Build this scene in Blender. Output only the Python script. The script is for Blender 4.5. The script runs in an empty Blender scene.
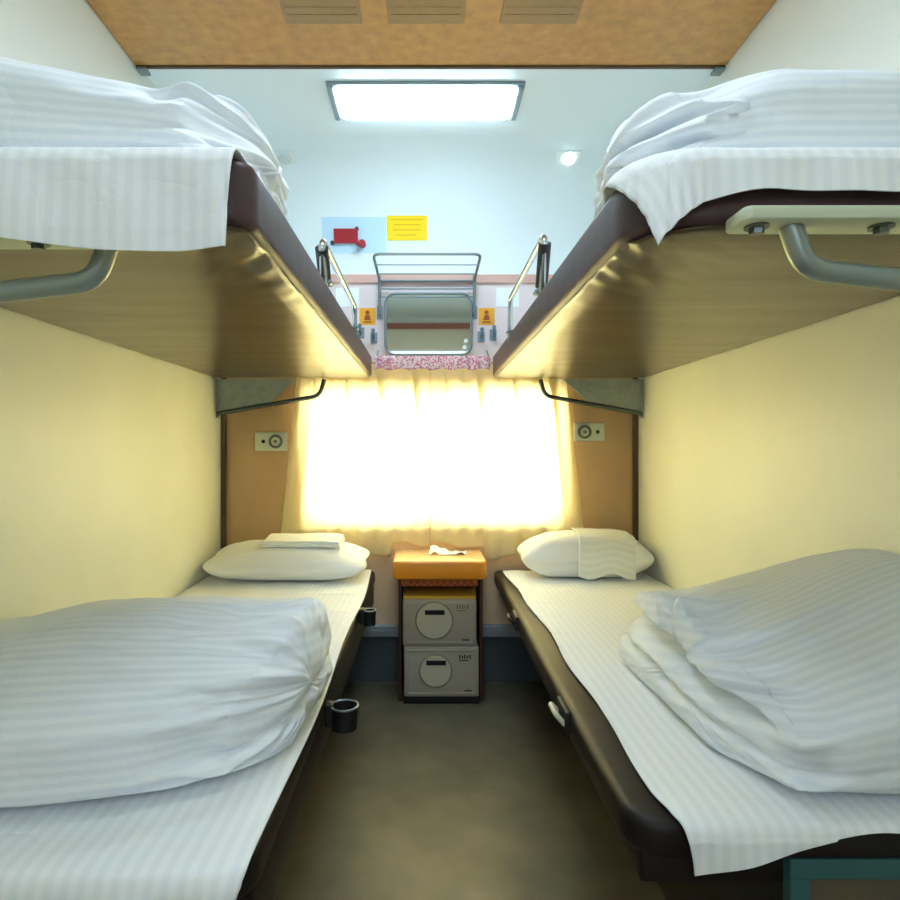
import bpy, bmesh, math
from mathutils import Vector, noise
H = 1.10                      # camera height; all z below are relative to it
PI = math.pi
SC = bpy.context.scene
COL = SC.collection
ORG = {}

# ------------------------------------------------------------------ helpers
def lin(c):
    return tuple(((v/255)/12.92 if v/255 <= .04045 else ((v/255+.055)/1.055)**2.4) for v in c) + (1,)
def V(*a): return Vector(a)
def nz(x, y, z, s=0): return noise.noise(Vector((x+s*7.31, y-s*3.7, z+s*1.9)))
def sstep(a, b, x):
    t = max(0, min(1, (x-a)/(b-a))); return t*t*(3-2*t)

def thing(name, loc, label, cat, group=None, parent=None):
    o = bpy.data.objects.new(name, None); COL.objects.link(o)
    o.empty_display_size = .05
    o.location = (loc[0], loc[1], loc[2]+H)
    ORG[o] = Vector(loc)
    tag(o, label, cat, group)
    return o
def tag(o, label=None, cat=None, group=None, kind=None):
    if label: o['label'] = label
    if cat: o['category'] = cat
    if group: o['group'] = group
    if kind: o['kind'] = kind
    return o
def obj(name, bm, mat, parent=None, smooth=True, label=None, angle=40):
    me = bpy.data.meshes.new(name)
    if parent is not None: org = ORG[parent]
    else:
        xs = [v.co for v in bm.verts]
        org = Vector(((min(c.x for c in xs)+max(c.x for c in xs))/2, (min(c.y for c in xs)+max(c.y for c in xs))/2, min(c.z for c in xs)))
    for v in bm.verts: v.co -= org
    bmesh.ops.recalc_face_normals(bm, faces=bm.faces)
    bm.to_mesh(me); bm.free()
    mats = mat if isinstance(mat, (list, tuple)) else [mat]
    for m in mats: me.materials.append(m)
    if smooth:
        me.polygons.foreach_set('use_smooth', [True]*len(me.polygons))
        try: me.set_sharp_from_angle(angle=math.radians(angle))
        except Exception: pass
    o = bpy.data.objects.new(name, me); COL.objects.link(o)
    if parent is not None: o.parent = parent
    else: o.location = (org.x, org.y, org.z+H)
    ORG[o] = org
    if label: o['label'] = label
    return o
def merge(bm, t, mi=0):
    for f in t.faces: f.material_index = mi
    me = bpy.data.meshes.new('tmp'); t.to_mesh(me); t.free(); bm.from_mesh(me); bpy.data.meshes.remove(me)
def box(bm, x0, x1, y0, y1, z0, z1, bev=0, seg=3, mi=0):
    t = bmesh.new(); bmesh.ops.create_cube(t, size=1)
    for v in t.verts:
        v.co = Vector(((x0+x1)/2+v.co.x*(x1-x0), (y0+y1)/2+v.co.y*(y1-y0), (z0+z1)/2+v.co.z*(z1-z0)))
    if bev: bmesh.ops.bevel(t, geom=t.edges[:], offset=bev, segments=seg, profile=.5, affect='EDGES')
    merge(bm, t, mi); return bm
def prism(bm, pts, a0, a1, axis='z', bev=0, seg=3, mi=0):
    t = bmesh.new()
    def mk(p, a):
        return {'z': (p[0], p[1], a), 'y': (p[0], a, p[1]), 'x': (a, p[0], p[1])}[axis]
    lo = [t.verts.new(mk(p, a0)) for p in pts]; hi = [t.verts.new(mk(p, a1)) for p in pts]
    fa = t.faces.new(lo); fb = t.faces.new(hi)
    n = len(pts)
    for i in range(n): t.faces.new((lo[i], lo[(i+1) % n], hi[(i+1) % n], hi[i]))
    bmesh.ops.recalc_face_normals(t, faces=t.faces)
    if bev:
        es = list(fa.edges)+list(fb.edges)
        bmesh.ops.bevel(t, geom=es, offset=bev, segments=seg, profile=.5, affect='EDGES')
    merge(bm, t, mi); return bm
def rrect(x0, x1, y0, y1, r, n=6):
    """r: radius or 4 radii (x0y0, x1y0, x1y1, x0y1)"""
    if not isinstance(r, (list, tuple)): r = [r]*4
    out = []
    for (cx, cy, sx, sy, a0), rr in zip(((x0, y0, 1, 1, PI), (x1, y0, -1, 1, 1.5*PI), (x1, y1, -1, -1, 0), (x0, y1, 1, -1, .5*PI)), r):
        if rr <= 1e-5: out.append((cx, cy)); continue
        for k in range(n+1):
            a = a0+k/n*PI/2
            out.append((cx+sx*rr+rr*math.cos(a), cy+sy*rr+rr*math.sin(a)))
    return out
def fillet(pts, r, n=6, closed=False):
    pts = [Vector(p) for p in pts]; out = []
    N = len(pts)
    for i, p in enumerate(pts):
        if not closed and i in (0, N-1): out.append(p); continue
        a = pts[i-1]-p; b = pts[(i+1) % N]-p
        rr = min(r, a.length*.48, b.length*.48)
        A = p+a.normalized()*rr; B = p+b.normalized()*rr
        for k in range(n+1):
            t = k/n; out.append(A*(1-t)**2+p*2*t*(1-t)+B*t*t)
    return out
def tube(bm, pts, r, fr=0, n=12, closed=False, mi=0, flat=1.0):
    if fr: pts = fillet(pts, fr, closed=closed)
    pts = [Vector(p) for p in pts]; N = len(pts); t = bmesh.new(); rings = []
    prev = None
    for i, p in enumerate(pts):
        if closed: d = pts[(i+1) % N]-pts[i-1]
        else: d = pts[min(i+1, N-1)]-pts[max(i-1, 0)]
        d.normalize()
        if prev is None:
            u = d.orthogonal().normalized()
        else:
            u = (prev-d*prev.dot(d)).normalized()
        prev = u; w = d.cross(u)
        rr = r[i] if isinstance(r, list) else r
        rings.append([t.verts.new(p+u*rr*math.cos(2*PI*k/n)+w*rr*flat*math.sin(2*PI*k/n)) for k in range(n)])
    M = N if closed else N-1
    for i in range(M):
        a = rings[i]; b = rings[(i+1) % N]
        off = 0
        if closed and i == N-1:
            off = min(range(n), key=lambda o: (a[0].co-b[o].co).length)
        for k in range(n):
            t.faces.new((a[k], a[(k+1) % n], b[(k+1+off) % n], b[(k+off) % n]))
    if not closed:
        t.faces.new(rings[0]); t.faces.new(rings[-1])
    merge(bm, t, mi); return bm
def cyl(bm, p0, p1, r, n=24, r1=None, mi=0):
    p0 = Vector(p0); p1 = Vector(p1); t = bmesh.new()
    d = (p1-p0).normalized(); u = d.orthogonal().normalized(); w = d.cross(u)
    r1 = r if r1 is None else r1
    A = [t.verts.new(p0+(u*math.cos(2*PI*k/n)+w*math.sin(2*PI*k/n))*r) for k in range(n)]
    B = [t.verts.new(p1+(u*math.cos(2*PI*k/n)+w*math.sin(2*PI*k/n))*r1) for k in range(n)]
    for k in range(n): t.faces.new((A[k], A[(k+1) % n], B[(k+1) % n], B[k]))
    t.faces.new(A); t.faces.new(B)
    merge(bm, t, mi); return bm
def grid(fn, nu, nv, bm=None, closed_u=False):
    """fn(a,b)->(Vector, (u,v)); a,b in 0..1"""
    bm = bm or bmesh.new(); uvl = bm.loops.layers.uv.verify()
    P = [[fn(i/nu, j/nv) for j in range(nv+1)] for i in range(nu+1)]
    VV = [[bm.verts.new(P[i][j][0]) for j in range(nv+1)] for i in range(nu+1)]
    for i in range(nu):
        for j in range(nv):
            q = ((i, j), (i+1, j), (i+1, j+1), (i, j+1))
            f = bm.faces.new([VV[a][b] for a, b in q])
            for l, (a, b) in zip(f.loops, q): l[uvl].uv = P[a][b][1]
    return bm
def solid(o, t, off=1.0):
    m = o.modifiers.new('thickness', 'SOLIDIFY'); m.thickness = t; m.offset = off; return o

# ------------------------------------------------------------------ materials
def nt(name):
    m = bpy.data.materials.new(name); m.use_nodes = True
    return m, m.node_tree.nodes, m.node_tree.links, m.node_tree.nodes['Principled BSDF']
def mat(name, col, rough=.6, metal=0, var=0, vscale=8, vstretch=(1, 1, 1), bump=0, bscale=60, spec=.5, coat=0, col2=None, detail=4):
    m, N, L, b = nt(name)
    b.inputs['Base Color'].default_value = lin(col); b.inputs['Roughness'].default_value = rough
    b.inputs['Metallic'].default_value = metal; b.inputs['Specular IOR Level'].default_value = spec
    b.inputs['Coat Weight'].default_value = coat; b.inputs['Coat Roughness'].default_value = .15
    if var or bump:
        tc = N.new('ShaderNodeTexCoord'); mp = N.new('ShaderNodeMapping'); L.new(tc.outputs['Object'], mp.inputs[0])
        mp.inputs['Scale'].default_value = vstretch
    if var:
        n = N.new('ShaderNodeTexNoise'); n.inputs['Scale'].default_value = vscale; n.inputs['Detail'].default_value = detail
        L.new(mp.outputs[0], n.inputs['Vector'])
        r = N.new('ShaderNodeValToRGB'); r.color_ramp.elements[0].position = .3; r.color_ramp.elements[1].position = .72
        c2 = col2 or tuple(max(0, v*(1-var)) for v in col)
        r.color_ramp.elements[0].color = lin(c2); r.color_ramp.elements[1].color = lin(col)
        L.new(n.outputs['Fac'], r.inputs[0]); L.new(r.outputs[0], b.inputs['Base Color'])
    if bump:
        n2 = N.new('ShaderNodeTexNoise'); n2.inputs['Scale'].default_value = bscale; n2.inputs['Detail'].default_value = 5
        L.new(mp.outputs[0], n2.inputs['Vector'])
        bp = N.new('ShaderNodeBump'); bp.inputs['Strength'].default_value = bump; bp.inputs['Distance'].default_value = .01
        L.new(n2.outputs['Fac'], bp.inputs['Height']); L.new(bp.outputs[0], b.inputs['Normal'])
    return m
def fabric(name, c1, c2, period=.024, crease=.35, sheen=.15, axis='Y', ridge=.18):
    """satin stripe cotton: stripes follow the weave (UV in metres)"""
    m, N, L, b = nt(name)
    uv = N.new('ShaderNodeUVMap'); sp = N.new('ShaderNodeSeparateXYZ'); L.new(uv.outputs[0], sp.inputs[0])
    mu = N.new('ShaderNodeMath'); mu.operation = 'MULTIPLY'; mu.inputs[1].default_value = 2*PI/period
    L.new(sp.outputs[axis], mu.inputs[0])
    si = N.new('ShaderNodeMath'); si.operation = 'SINE'; L.new(mu.outputs[0], si.inputs[0])
    mr = N.new('ShaderNodeMapRange'); mr.inputs['From Min'].default_value = -.35; mr.inputs['From Max'].default_value = .35
    L.new(si.outputs[0], mr.inputs['Value'])
    mx = N.new('ShaderNodeMix'); mx.data_type = 'RGBA'; mx.inputs['A'].default_value = lin(c1); mx.inputs['B'].default_value = lin(c2)
    L.new(mr.outputs[0], mx.inputs['Factor']); L.new(mx.outputs['Result'], b.inputs['Base Color'])
    rr = N.new('ShaderNodeMapRange'); rr.inputs['To Min'].default_value = .85; rr.inputs['To Max'].default_value = .5
    L.new(mr.outputs[0], rr.inputs['Value']); L.new(rr.outputs[0], b.inputs['Roughness'])
    b.inputs['Sheen Weight'].default_value = sheen; b.inputs['Specular IOR Level'].default_value = .25
    tc = N.new('ShaderNodeTexCoord')
    n1 = N.new('ShaderNodeTexNoise'); n1.inputs['Scale'].default_value = 11; n1.inputs['Detail'].default_value = 5; n1.inputs['Distortion'].default_value = .5
    L.new(tc.outputs['Object'], n1.inputs['Vector'])
    n2 = N.new('ShaderNodeTexNoise'); n2.inputs['Scale'].default_value = 700; n2.inputs['Detail'].default_value = 1
    L.new(tc.outputs['Object'], n2.inputs['Vector'])
    n3 = N.new('ShaderNodeTexNoise'); n3.inputs['Scale'].default_value = 5.5; n3.inputs['Detail'].default_value = 2; n3.inputs['Distortion'].default_value = .8
    L.new(tc.outputs['Object'], n3.inputs['Vector'])
    sb = N.new('ShaderNodeMath'); sb.operation = 'SUBTRACT'; sb.inputs[1].default_value = .5; L.new(n3.outputs['Fac'], sb.inputs[0])
    ab = N.new('ShaderNodeMath'); ab.operation = 'ABSOLUTE'; L.new(sb.outputs[0], ab.inputs[0])
    pw = N.new('ShaderNodeMath'); pw.operation = 'POWER'; pw.inputs[1].default_value = .6; L.new(ab.outputs[0], pw.inputs[0])
    b0 = N.new('ShaderNodeBump'); b0.inputs['Strength'].default_value = ridge; b0.inputs['Distance'].default_value = .02
    L.new(pw.outputs[0], b0.inputs['Height'])
    b1 = N.new('ShaderNodeBump'); L.new(b0.outputs[0], b1.inputs['Normal']); b1.inputs['Strength'].default_value = crease; b1.inputs['Distance'].default_value = .02
    L.new(n1.outputs['Fac'], b1.inputs['Height'])
    b2 = N.new('ShaderNodeBump'); b2.inputs['Strength'].default_value = .08; b2.inputs['Distance'].default_value = .002
    L.new(n2.outputs['Fac'], b2.inputs['Height']); L.new(b1.outputs[0], b2.inputs['Normal']); L.new(b2.outputs[0], b.inputs['Normal'])
    return m
def emit(name, col, s):
    m, N, L, b = nt(name)
    b.inputs['Base Color'].default_value = lin(col); b.inputs['Emission Color'].default_value = lin(col); b.inputs['Emission Strength'].default_value = s
    return m
M = {}
M['wall'] = mat('cream_wall', (246, 247, 228), .42, var=.025, vscale=3, bump=.03, bscale=250)
M['wallup_lit'] = mat('cool_lit_upper_wall', (234, 238, 228), .45)  # same cream wall, with the cool ceiling light put into its colour
M['ceil'] = mat('ceiling_white', (226, 238, 240), .45)
M['board'] = mat('brown_board', (200, 148, 82), .38, var=.14, vscale=26, bump=.03, bscale=200, detail=8)
M['vent'] = mat('vent_grey_brown', (160, 128, 84), .6, var=.05, vscale=40)
M['laminate'] = mat('ochre_laminate', (206, 170, 122), .45, var=.10, vscale=3, vstretch=(1, 1, .4))
M['peach'] = mat('peach_panel', (240, 208, 166), .5, var=.04)
M['pinkgrey'] = mat('pinkish_grey_panel', (222, 208, 208), .5)
M['paleblue'] = mat('pale_panel', (226, 234, 230), .45)
M['trimpink'] = mat('dusty_pink_trim', (205, 165, 152), .5)
M['redbrown'] = mat('red_brown_trim', (176, 104, 92), .5)
M['beige'] = mat('beige_panel', (236, 224, 202), .5)
M['edge'] = mat('dark_brown_edge', (84, 62, 34), .5)
M['floor'] = mat('worn_grey_floor', (116, 110, 88), .42, var=.22, vscale=7, bump=.04, bscale=90, detail=8)
M['kick'] = mat('dark_grey_kick', (84, 96, 100), .5, var=.1)
M['heater'] = mat('grey_heater_rail', (160, 170, 176), .4, metal=.2)
M['leather'] = mat('dark_maroon_leather', (74, 50, 52), .42, var=.2, vscale=12, bump=.15, bscale=14, spec=.4)
M['leather_low'] = mat('dark_brown_leather', (30, 21, 17), .5, var=.25, vscale=10, bump=.12, bscale=12, spec=.35)
M['vinyl'] = mat('brown_glossy_vinyl', (74, 60, 32), .28, var=.12, vscale=5, vstretch=(.6, 3, 1), bump=.10, bscale=7, spec=.6, detail=3)
M['underbedshade'] = mat('dark_underbed_shade', (34, 26, 20), .5, var=.2)  # shade of the space under the bunks, put into the colour
M['black'] = mat('matt_black', (22, 20, 18), .6)
M['rubber'] = mat('dark_rubber', (50, 50, 52), .5)
M['chrome'] = mat('brushed_metal_tube', (200, 208, 208), .25, metal=1)
M['painted'] = mat('grey_painted_tube', (138, 148, 142), .32, metal=.45)
M['wire'] = mat('rack_wire', (128, 142, 146), .35, metal=.6)
M['darkmetal'] = mat('dark_tube_metal', (96, 104, 100), .3, metal=.9)
M['gusset'] = mat('grey_green_plate', (172, 186, 180), .5, metal=.25, var=.12, vscale=30)
M['whiteplate'] = mat('pale_green_plate', (198, 206, 180), .45)
M['quilt'] = fabric('quilt_satin_stripe', (240, 245, 249), (231, 238, 244), .022, .25)
M['sheet'] = fabric('sheet_satin_stripe', (243, 246, 247), (236, 240, 243), .022, .16, axis='X')
M['plain'] = fabric('plain_white_cotton', (246, 248, 246), (244, 246, 244), .03, .3)
M['lace'] = fabric('white_lace_cotton', (244, 246, 242), (238, 240, 236), .03, .15)
M['tabletop'] = mat('window_lit_ochre_laminate', (240, 202, 146), .22, var=.05, vscale=5)  # ochre top paled in its colour to carry light reflected from the window
M['tableedge'] = mat('orange_table_edge', (222, 142, 30), .35)
M['tablebase'] = mat('dark_brown_wood', (92, 56, 30), .5, var=.15, vscale=10)
M['bin'] = mat('grey_beige_plastic', (188, 180, 160), .45)
M['binlid'] = mat('mustard_lid', (226, 184, 62), .4)
M['badge'] = mat('badge_plastic', (214, 208, 180), .4)
M['badgering'] = mat('badge_ring', (150, 142, 118), .5)
M['yellow'] = mat('yellow_card', (250, 214, 10), .5)
M['amber'] = mat('amber_sticker', (232, 162, 30), .5)
M['brownprint'] = mat('brown_print', (150, 74, 20), .5)
M['bluecard'] = mat('pale_blue_card', (190, 222, 240), .5)
M['red'] = mat('dark_red_plastic', (160, 20, 34), .45)
M['whitecard'] = mat('white_card', (232, 238, 240), .5)
M['ink'] = mat('dark_ink', (62, 58, 56), .6)
M['socket'] = mat('socket_metal', (196, 204, 184), .35, metal=.3)
M['socketring'] = mat('socket_grey_ring', (98, 108, 96), .35, metal=.4)
M['hook'] = mat('hook_metal', (112, 132, 146), .3, metal=.7)
M['teal'] = mat('teal_frame', (52, 98, 98), .5)
M['cabinet'] = mat('olive_brown_panel', (98, 88, 68), .6, var=.15)
M['lamp'] = emit('lamp_diffuser', (214, 237, 255), 24)
M['lamphousing'] = mat('lamp_housing', (150, 166, 172), .4, metal=.3)
M['spotlit'] = emit('spot_lens_lit', (235, 250, 255), 4)
M['spotoff'] = mat('spot_lens', (214, 226, 226), .2)
M['frame'] = mat('window_frame_grey', (150, 150, 140), .4, metal=.3)
def mirror_mat():
    m = mat('mirror_glass', (205, 214, 210), .03, metal=1); return m
M['mirror'] = mirror_mat()
def glass():
    m, N, L, b = nt('window_glass')
    t = N.new('ShaderNodeBsdfTransparent'); g = N.new('ShaderNodeBsdfGlossy'); g.inputs['Roughness'].default_value = .02
    f = N.new('ShaderNodeFresnel'); f.inputs[0].default_value = 1.3; x = N.new('ShaderNodeMixShader')
    L.new(f.outputs[0], x.inputs[0]); L.new(t.outputs[0], x.inputs[1]); L.new(g.outputs[0], x.inputs[2])
    L.new(x.outputs[0], N['Material Output'].inputs['Surface']); return m
M['glass'] = glass()
def curtain_mat(name, cd, ct, mixf=.6, clear=0):
    m, N, L, b = nt(name)
    d = N.new('ShaderNodeBsdfDiffuse'); d.inputs[0].default_value = lin(cd)
    t = N.new('ShaderNodeBsdfTranslucent'); t.inputs[0].default_value = lin(ct)
    x = N.new('ShaderNodeMixShader'); x.inputs[0].default_value = mixf
    L.new(d.outputs[0], x.inputs[1]); L.new(t.outputs[0], x.inputs[2])
    out = x
    if clear:
        tr = N.new('ShaderNodeBsdfTransparent'); y = N.new('ShaderNodeMixShader'); y.inputs[0].default_value = clear
        L.new(x.outputs[0], y.inputs[1]); L.new(tr.outputs[0], y.inputs[2]); out = y
    L.new(out.outputs[0], N['Material Output'].inputs['Surface']); return m
M['curtain'] = curtain_mat('cream_curtain', (248, 238, 198), (252, 244, 212), .52)
def lace_mat():
    m, N, L, b = nt('pink_floral_print')
    tc = N.new('ShaderNodeTexCoord'); v = N.new('ShaderNodeTexVoronoi'); v.inputs['Scale'].default_value = 95
    L.new(tc.outputs['Object'], v.inputs['Vector'])
    r = N.new('ShaderNodeValToRGB'); e = r.color_ramp.elements
    e[0].position = .34; e[0].color = lin((196, 112, 134)); e[1].position = .62; e[1].color = lin((228, 204, 206))
    L.new(v.outputs['Distance'], r.inputs[0]); L.new(r.outputs[0], b.inputs['Base Color']); b.inputs['Roughness'].default_value = .8
    return m
M['floral'] = lace_mat()
def lattice_mat():
    m, N, L, b = nt('red_brown_check')
    tc = N.new('ShaderNodeTexCoord'); v = N.new('ShaderNodeTexChecker'); v.inputs['Scale'].default_value = 70
    v.inputs['Color1'].default_value = lin((170, 74, 22)); v.inputs['Color2'].default_value = lin((206, 110, 40))
    L.new(tc.outputs['Object'], v.inputs['Vector']); L.new(v.outputs[0], b.inputs['Base Color']); return m
M['check'] = lattice_mat()

XL, XR, YB, YF, ZF, ZC = -.962, .986, 2.85, -.35, -1.10, 1.28
ZBD = 1.255
TH = .06
# ------------------------------------------------------------------ room shell
def struct(name, bm, m, smooth=False, parent=None, label=None):
    o = obj(name, bm, m, parent, smooth=smooth)
    if parent is None: o['kind'] = 'structure'
    if label: o['label'] = label
    return o
struct('floor', box(bmesh.new(), XL-TH, XR+TH, YF-1.2, YB+.1, ZF-TH, ZF), M['floor'])
struct('wall_left', box(box(bmesh.new(), XL-TH, XL, YF-.06, YB+.1, ZF, .41), XL-TH, XL, YF-.06, YB+.1, .41, ZC+.02, mi=1), [M['wall'], M['wallup_lit']])
struct('wall_right', box(box(bmesh.new(), XR, XR+TH, YF-.06, YB+.1, ZF, .41), XR, XR+TH, YF-.06, YB+.1, .41, ZC+.02, mi=1), [M['wall'], M['wallup_lit']])
# ceiling: flat part and the cove curving down to the window wall
CY, CZ, CA, CB = 2.50, .80, .35, .48
def cove(th, off=0):
    c, s = math.cos(th), math.sin(th)
    n = Vector((c/CA, s/CB)).normalized()
    return CY+CA*c-n.x*off, CZ+CB*s-n.y*off
def cove_at(slope):
    lo, hi = 0, PI/2
    for _ in range(40):
        mid = (lo+hi)/2; y, z = cove(mid)
        if z/y < slope: lo = mid
        else: hi = mid
    return lo
bm = bmesh.new()
prof = [(YF-.06, ZC), (CY, ZC)]+[cove(PI/2*(1-k/24)) for k in range(25)][1:]
outer = [(YB+.06, CZ), (YB+.06, ZC+.05), (YF-.06, ZC+.05)]
prism(bm, prof+outer, XL, XR, 'x')
struct('ceiling', bm, M['ceil'], smooth=True)
# window wall with its opening
WX0, WX1, WZ0, WZ1 = -.575, .640, -.366, .285
bm = bmesh.new(); y0, y1 = YB, YB+.10
box(bm, XL, WX0, y0, y1, -.84, .40, mi=0)
box(bm, WX1, XR, y0, y1, -.84, .40, mi=0)
box(bm, WX0, WX1, y0, y1, WZ1, .40, mi=0)
box(bm, WX0, WX1, y0, y1, -.84, WZ0, mi=1)
box(bm, XL, XR, y0, y1, .40, .80, mi=2)
box(bm, XL, XR, y0, y1, ZF, -.84, mi=3)
struct('wall_back', bm, [M['laminate'], M['peach'], M['pinkgrey'], M['kick']])
struct('trim_1', box(bmesh.new(), XL, XR, YB-.012, YB+.001, .768, .808, .003), M['trimpink'])
bm = bmesh.new(); box(bm, XL, XR, YB-.030, YB, -.885, -.83, .006); box(bm, XL, XR, YB-.034, YB-.028, -.86, -.853)
struct('trim_2', bm, M['heater'])
struct('trim_3', box(bmesh.new(), XL, XL+.022, YB-.022, YB, -.82, .40, .003), M['edge'])
struct('trim_4', box(bmesh.new(), XR-.022, XR, YB-.022, YB, -.82, .40, .003), M['edge'])
# window
w = thing('window_1', ((WX0+WX1)/2, YB+.05, WZ0), None, None); tag(w, kind='structure')
bm = bmesh.new()
for a in ((WX0, WX1, WZ0, WZ0+.03), (WX0, WX1, WZ1-.03, WZ1), (WX0, WX0+.03, WZ0, WZ1), (WX1-.03, WX1, WZ0, WZ1), (.005, .035, WZ0, WZ1)):
    box(bm, a[0], a[1], YB+.045, YB+.085, a[2], a[3], .003)
obj('window_frame', bm, M['frame'], w, smooth=False)
obj('pane', box(bmesh.new(), WX0+.02, WX1-.02, YB+.062, YB+.068, WZ0+.02, WZ1-.02), M['glass'], w, smooth=False)
obj('window_sill', box(bmesh.new(), WX0-.01, WX1+.01, YB-.012, YB+.045, WZ0-.018, WZ0, .004), M['frame'], w)
# door side, behind the camera: open doorway to the corridor
bm = bmesh.new(); y0, y1 = YF-.06, YF
DX0, DX1, DZ = -.38, .44, .95
box(bm, XL, DX0, y0, y1, ZF, 1.20, mi=0); box(bm, DX1, XR, y0, y1, ZF, 1.20, mi=0); box(bm, DX0, DX1, y0, y1, DZ, 1.20, mi=0)
box(bm, XL, XR, y0, y1+.004, 1.20, ZC, mi=1)
struct('wall_front', bm, [M['beige'], M['paleblue']])
struct('trim_5', box(bmesh.new(), XL, XR, YF, YF+.02, 1.165, 1.225, .003), M['redbrown'])
# luggage board under the near ceiling
t = thing('luggage_board', (0, 1.55, ZBD), 'brown laminate board across the top of the compartment above the two upper beds', 'board')
obj('panel', box(bmesh.new(), XL+.003, XR-.003, 1.10, 2.00, ZBD, ZC-.001, .002), M['board'], t, smooth=False)
obj('edge_strip', box(bmesh.new(), XL+.004, XR-.004, 1.995, 2.008, ZBD-.006, ZC-.002, .002), M['edge'], t, smooth=False, label='dark thin edge strip')
for x in (-.415, -.115, .215):
    bm = bmesh.new(); box(bm, x, x+.225, 1.50, 1.795, ZBD-.004, ZBD+.001, .001)
    for k in range(9): box(bm, x+.012, x+.213, 1.515+k*.03, 1.527+k*.03, ZBD-.0055, ZBD-.003)
    obj('vent_grille', bm, M['vent'], t, smooth=False, label='grey-brown rectangular grille')
for x0, x1 in ((XL+.006, XL+.04), (XR-.04, XR-.006)):
    obj('corner_bracket', box(bmesh.new(), x0, x1, 1.99, 2.03, ZBD-.016, ZBD-.006, .003), M['wire'], t)

# ------------------------------------------------------------------ ceiling lamp and spots
t = thing('ceiling_lamp', (0, 2.26, ZC), 'long rectangular white glowing ceiling lamp in grey end caps', 'lamp')
obj('housing', box(bmesh.new(), -.355, .345, 2.122, 2.345, ZC-.012, ZC+.002, .004), M['lamphousing'], t)
bm = bmesh.new(); prism(bm, rrect(-.328, .318, 2.132, 2.336, .03), ZC-.026, ZC-.010, 'z', .010, 4)
obj('diffuser', bm, M['lamp'], t, label='white glowing diffuser')
for sx in (-1, 1):
    obj('end_cap', box(bmesh.new(), min(sx*.325, sx*.348)-.005, max(sx*.325, sx*.348)-.005, 2.128, 2.340, ZC-.024, ZC-.009, .005), M['lamphousing'], t)
def spot(x, m, label, lm):
    y, z = cove(math.radians(70)); th = math.radians(70)
    n = Vector((0, -math.cos(th)/CA, -math.sin(th)/CB)).normalized()
    c = Vector((x, y, z))
    t = thing('spot_lamp', c, label, 'lamp', None)
    bm = bmesh.new(); u = Vector((1, 0, 0)); w = n.cross(u)
    tb = bmesh.new()
    q = [c+u*a*.055+w*b*.034-n*.003 for a, b in ((-1, -1), (1, -1), (1, 1), (-1, 1))]
    lo = [tb.verts.new(p) for p in q]; hi = [tb.verts.new(p+n*.010) for p in q]
    tb.faces.new(lo); tb.faces.new(hi)
    for i in range(4): tb.faces.new((lo[i], lo[(i+1) % 4], hi[(i+1) % 4], hi[i]))
    bmesh.ops.bevel(tb, geom=tb.edges[:], offset=.002, segments=2, affect='EDGES'); merge(bm, tb)
    obj('base_plate', bm, M['paleblue'], t)
    obj('lens', cyl(bmesh.new(), c+n*.006+u*.006, c+n*.020+u*.006, .030, 28, .024), lm, t, label=m)
spot(-.62, 'unlit pale lens', 'small unlit square reading lamp on the ceiling above the left upper bed', M['spotoff'])
spot(.605, 'lit white lens', 'small glowing reading lamp on the ceiling above the right upper bed', M['spotlit'])

# ------------------------------------------------------------------ cards on the cove
def cove_card(x0, x1, s0, s1, off, th=.0015, n=12, bm=None):
    a0, a1 = cove_at(s0), cove_at(s1); bm = bm or bmesh.new(); tb = bmesh.new()
    A = []
    for k in range(n+1):
        a = a0+(a1-a0)*k/n
        y, z = cove(a, off); y2, z2 = cove(a, off+th)
        A.append([tb.verts.new(p) for p in ((x0, y, z), (x1, y, z), (x1, y2, z2), (x0, y2, z2))])
    for k in range(n):
        for i in range(4): tb.faces.new((A[k][i], A[k][(i+1) % 4], A[k+1][(i+1) % 4], A[k+1][i]))
    tb.faces.new(A[0]); tb.faces.new(A[-1]); bmesh.ops.recalc_face_normals(tb, faces=tb.faces)
    merge(bm, tb); return bm
def SL(py): return (447-py)/607
def PX(px, y): return (px-427)/607*y
YC = 2.815
t = thing('wall_notice', (PX(354, YC), YC, .96), 'pale blue rectangular notice with a dark red emblem on the curved upper wall', 'notice')
obj('card', cove_card(PX(322, YC), PX(386, YC), SL(253), SL(217), .001), M['bluecard'], t)
bm = cove_card(PX(334, YC), PX(358, YC), SL(243.5), SL(228.5), .003, .012)
tube(bm, [(PX(357, YC), YC-.02, .945), (PX(361, YC), YC-.022, .93)], .011, n=10)
y, z = cove(cove_at(SL(244)), .012); cyl(bm, (PX(362, YC), y+.010, z), (PX(362, YC), y-.012, z), .017, 20)
obj('red_emblem', bm, M['red'], t, label='dark red block with a round knob')
for px, py in ((332, 243), (357, 229)):
    y, z = cove(cove_at(SL(py)), .004)
    obj('dark_stud', cyl(bmesh.new(), (PX(px, YC), y+.004, z), (PX(px, YC), y-.008, z), .009, 14), M['ink'], t)
t = thing('yellow_notice', (PX(407, YC), YC, .99), 'plain bright yellow rectangular card with faint printed lines, right of the pale blue notice', 'notice')
obj('card', cove_card(PX(387, YC), PX(427, YC), SL(240.5), SL(215.5), .001), M['yellow'], t)
bm = bmesh.new()
for k, (a, b) in enumerate(((391, 423), (394, 420), (393, 421), (396, 416))):
    py = 219+k*5.2; cove_card(PX(a, YC), PX(b, YC), SL(py+1.0), SL(py), .0028, .0006, 2, bm)
obj('printed_lines', bm, mat('ochre_print', (226, 176, 10), .5), t)

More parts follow.
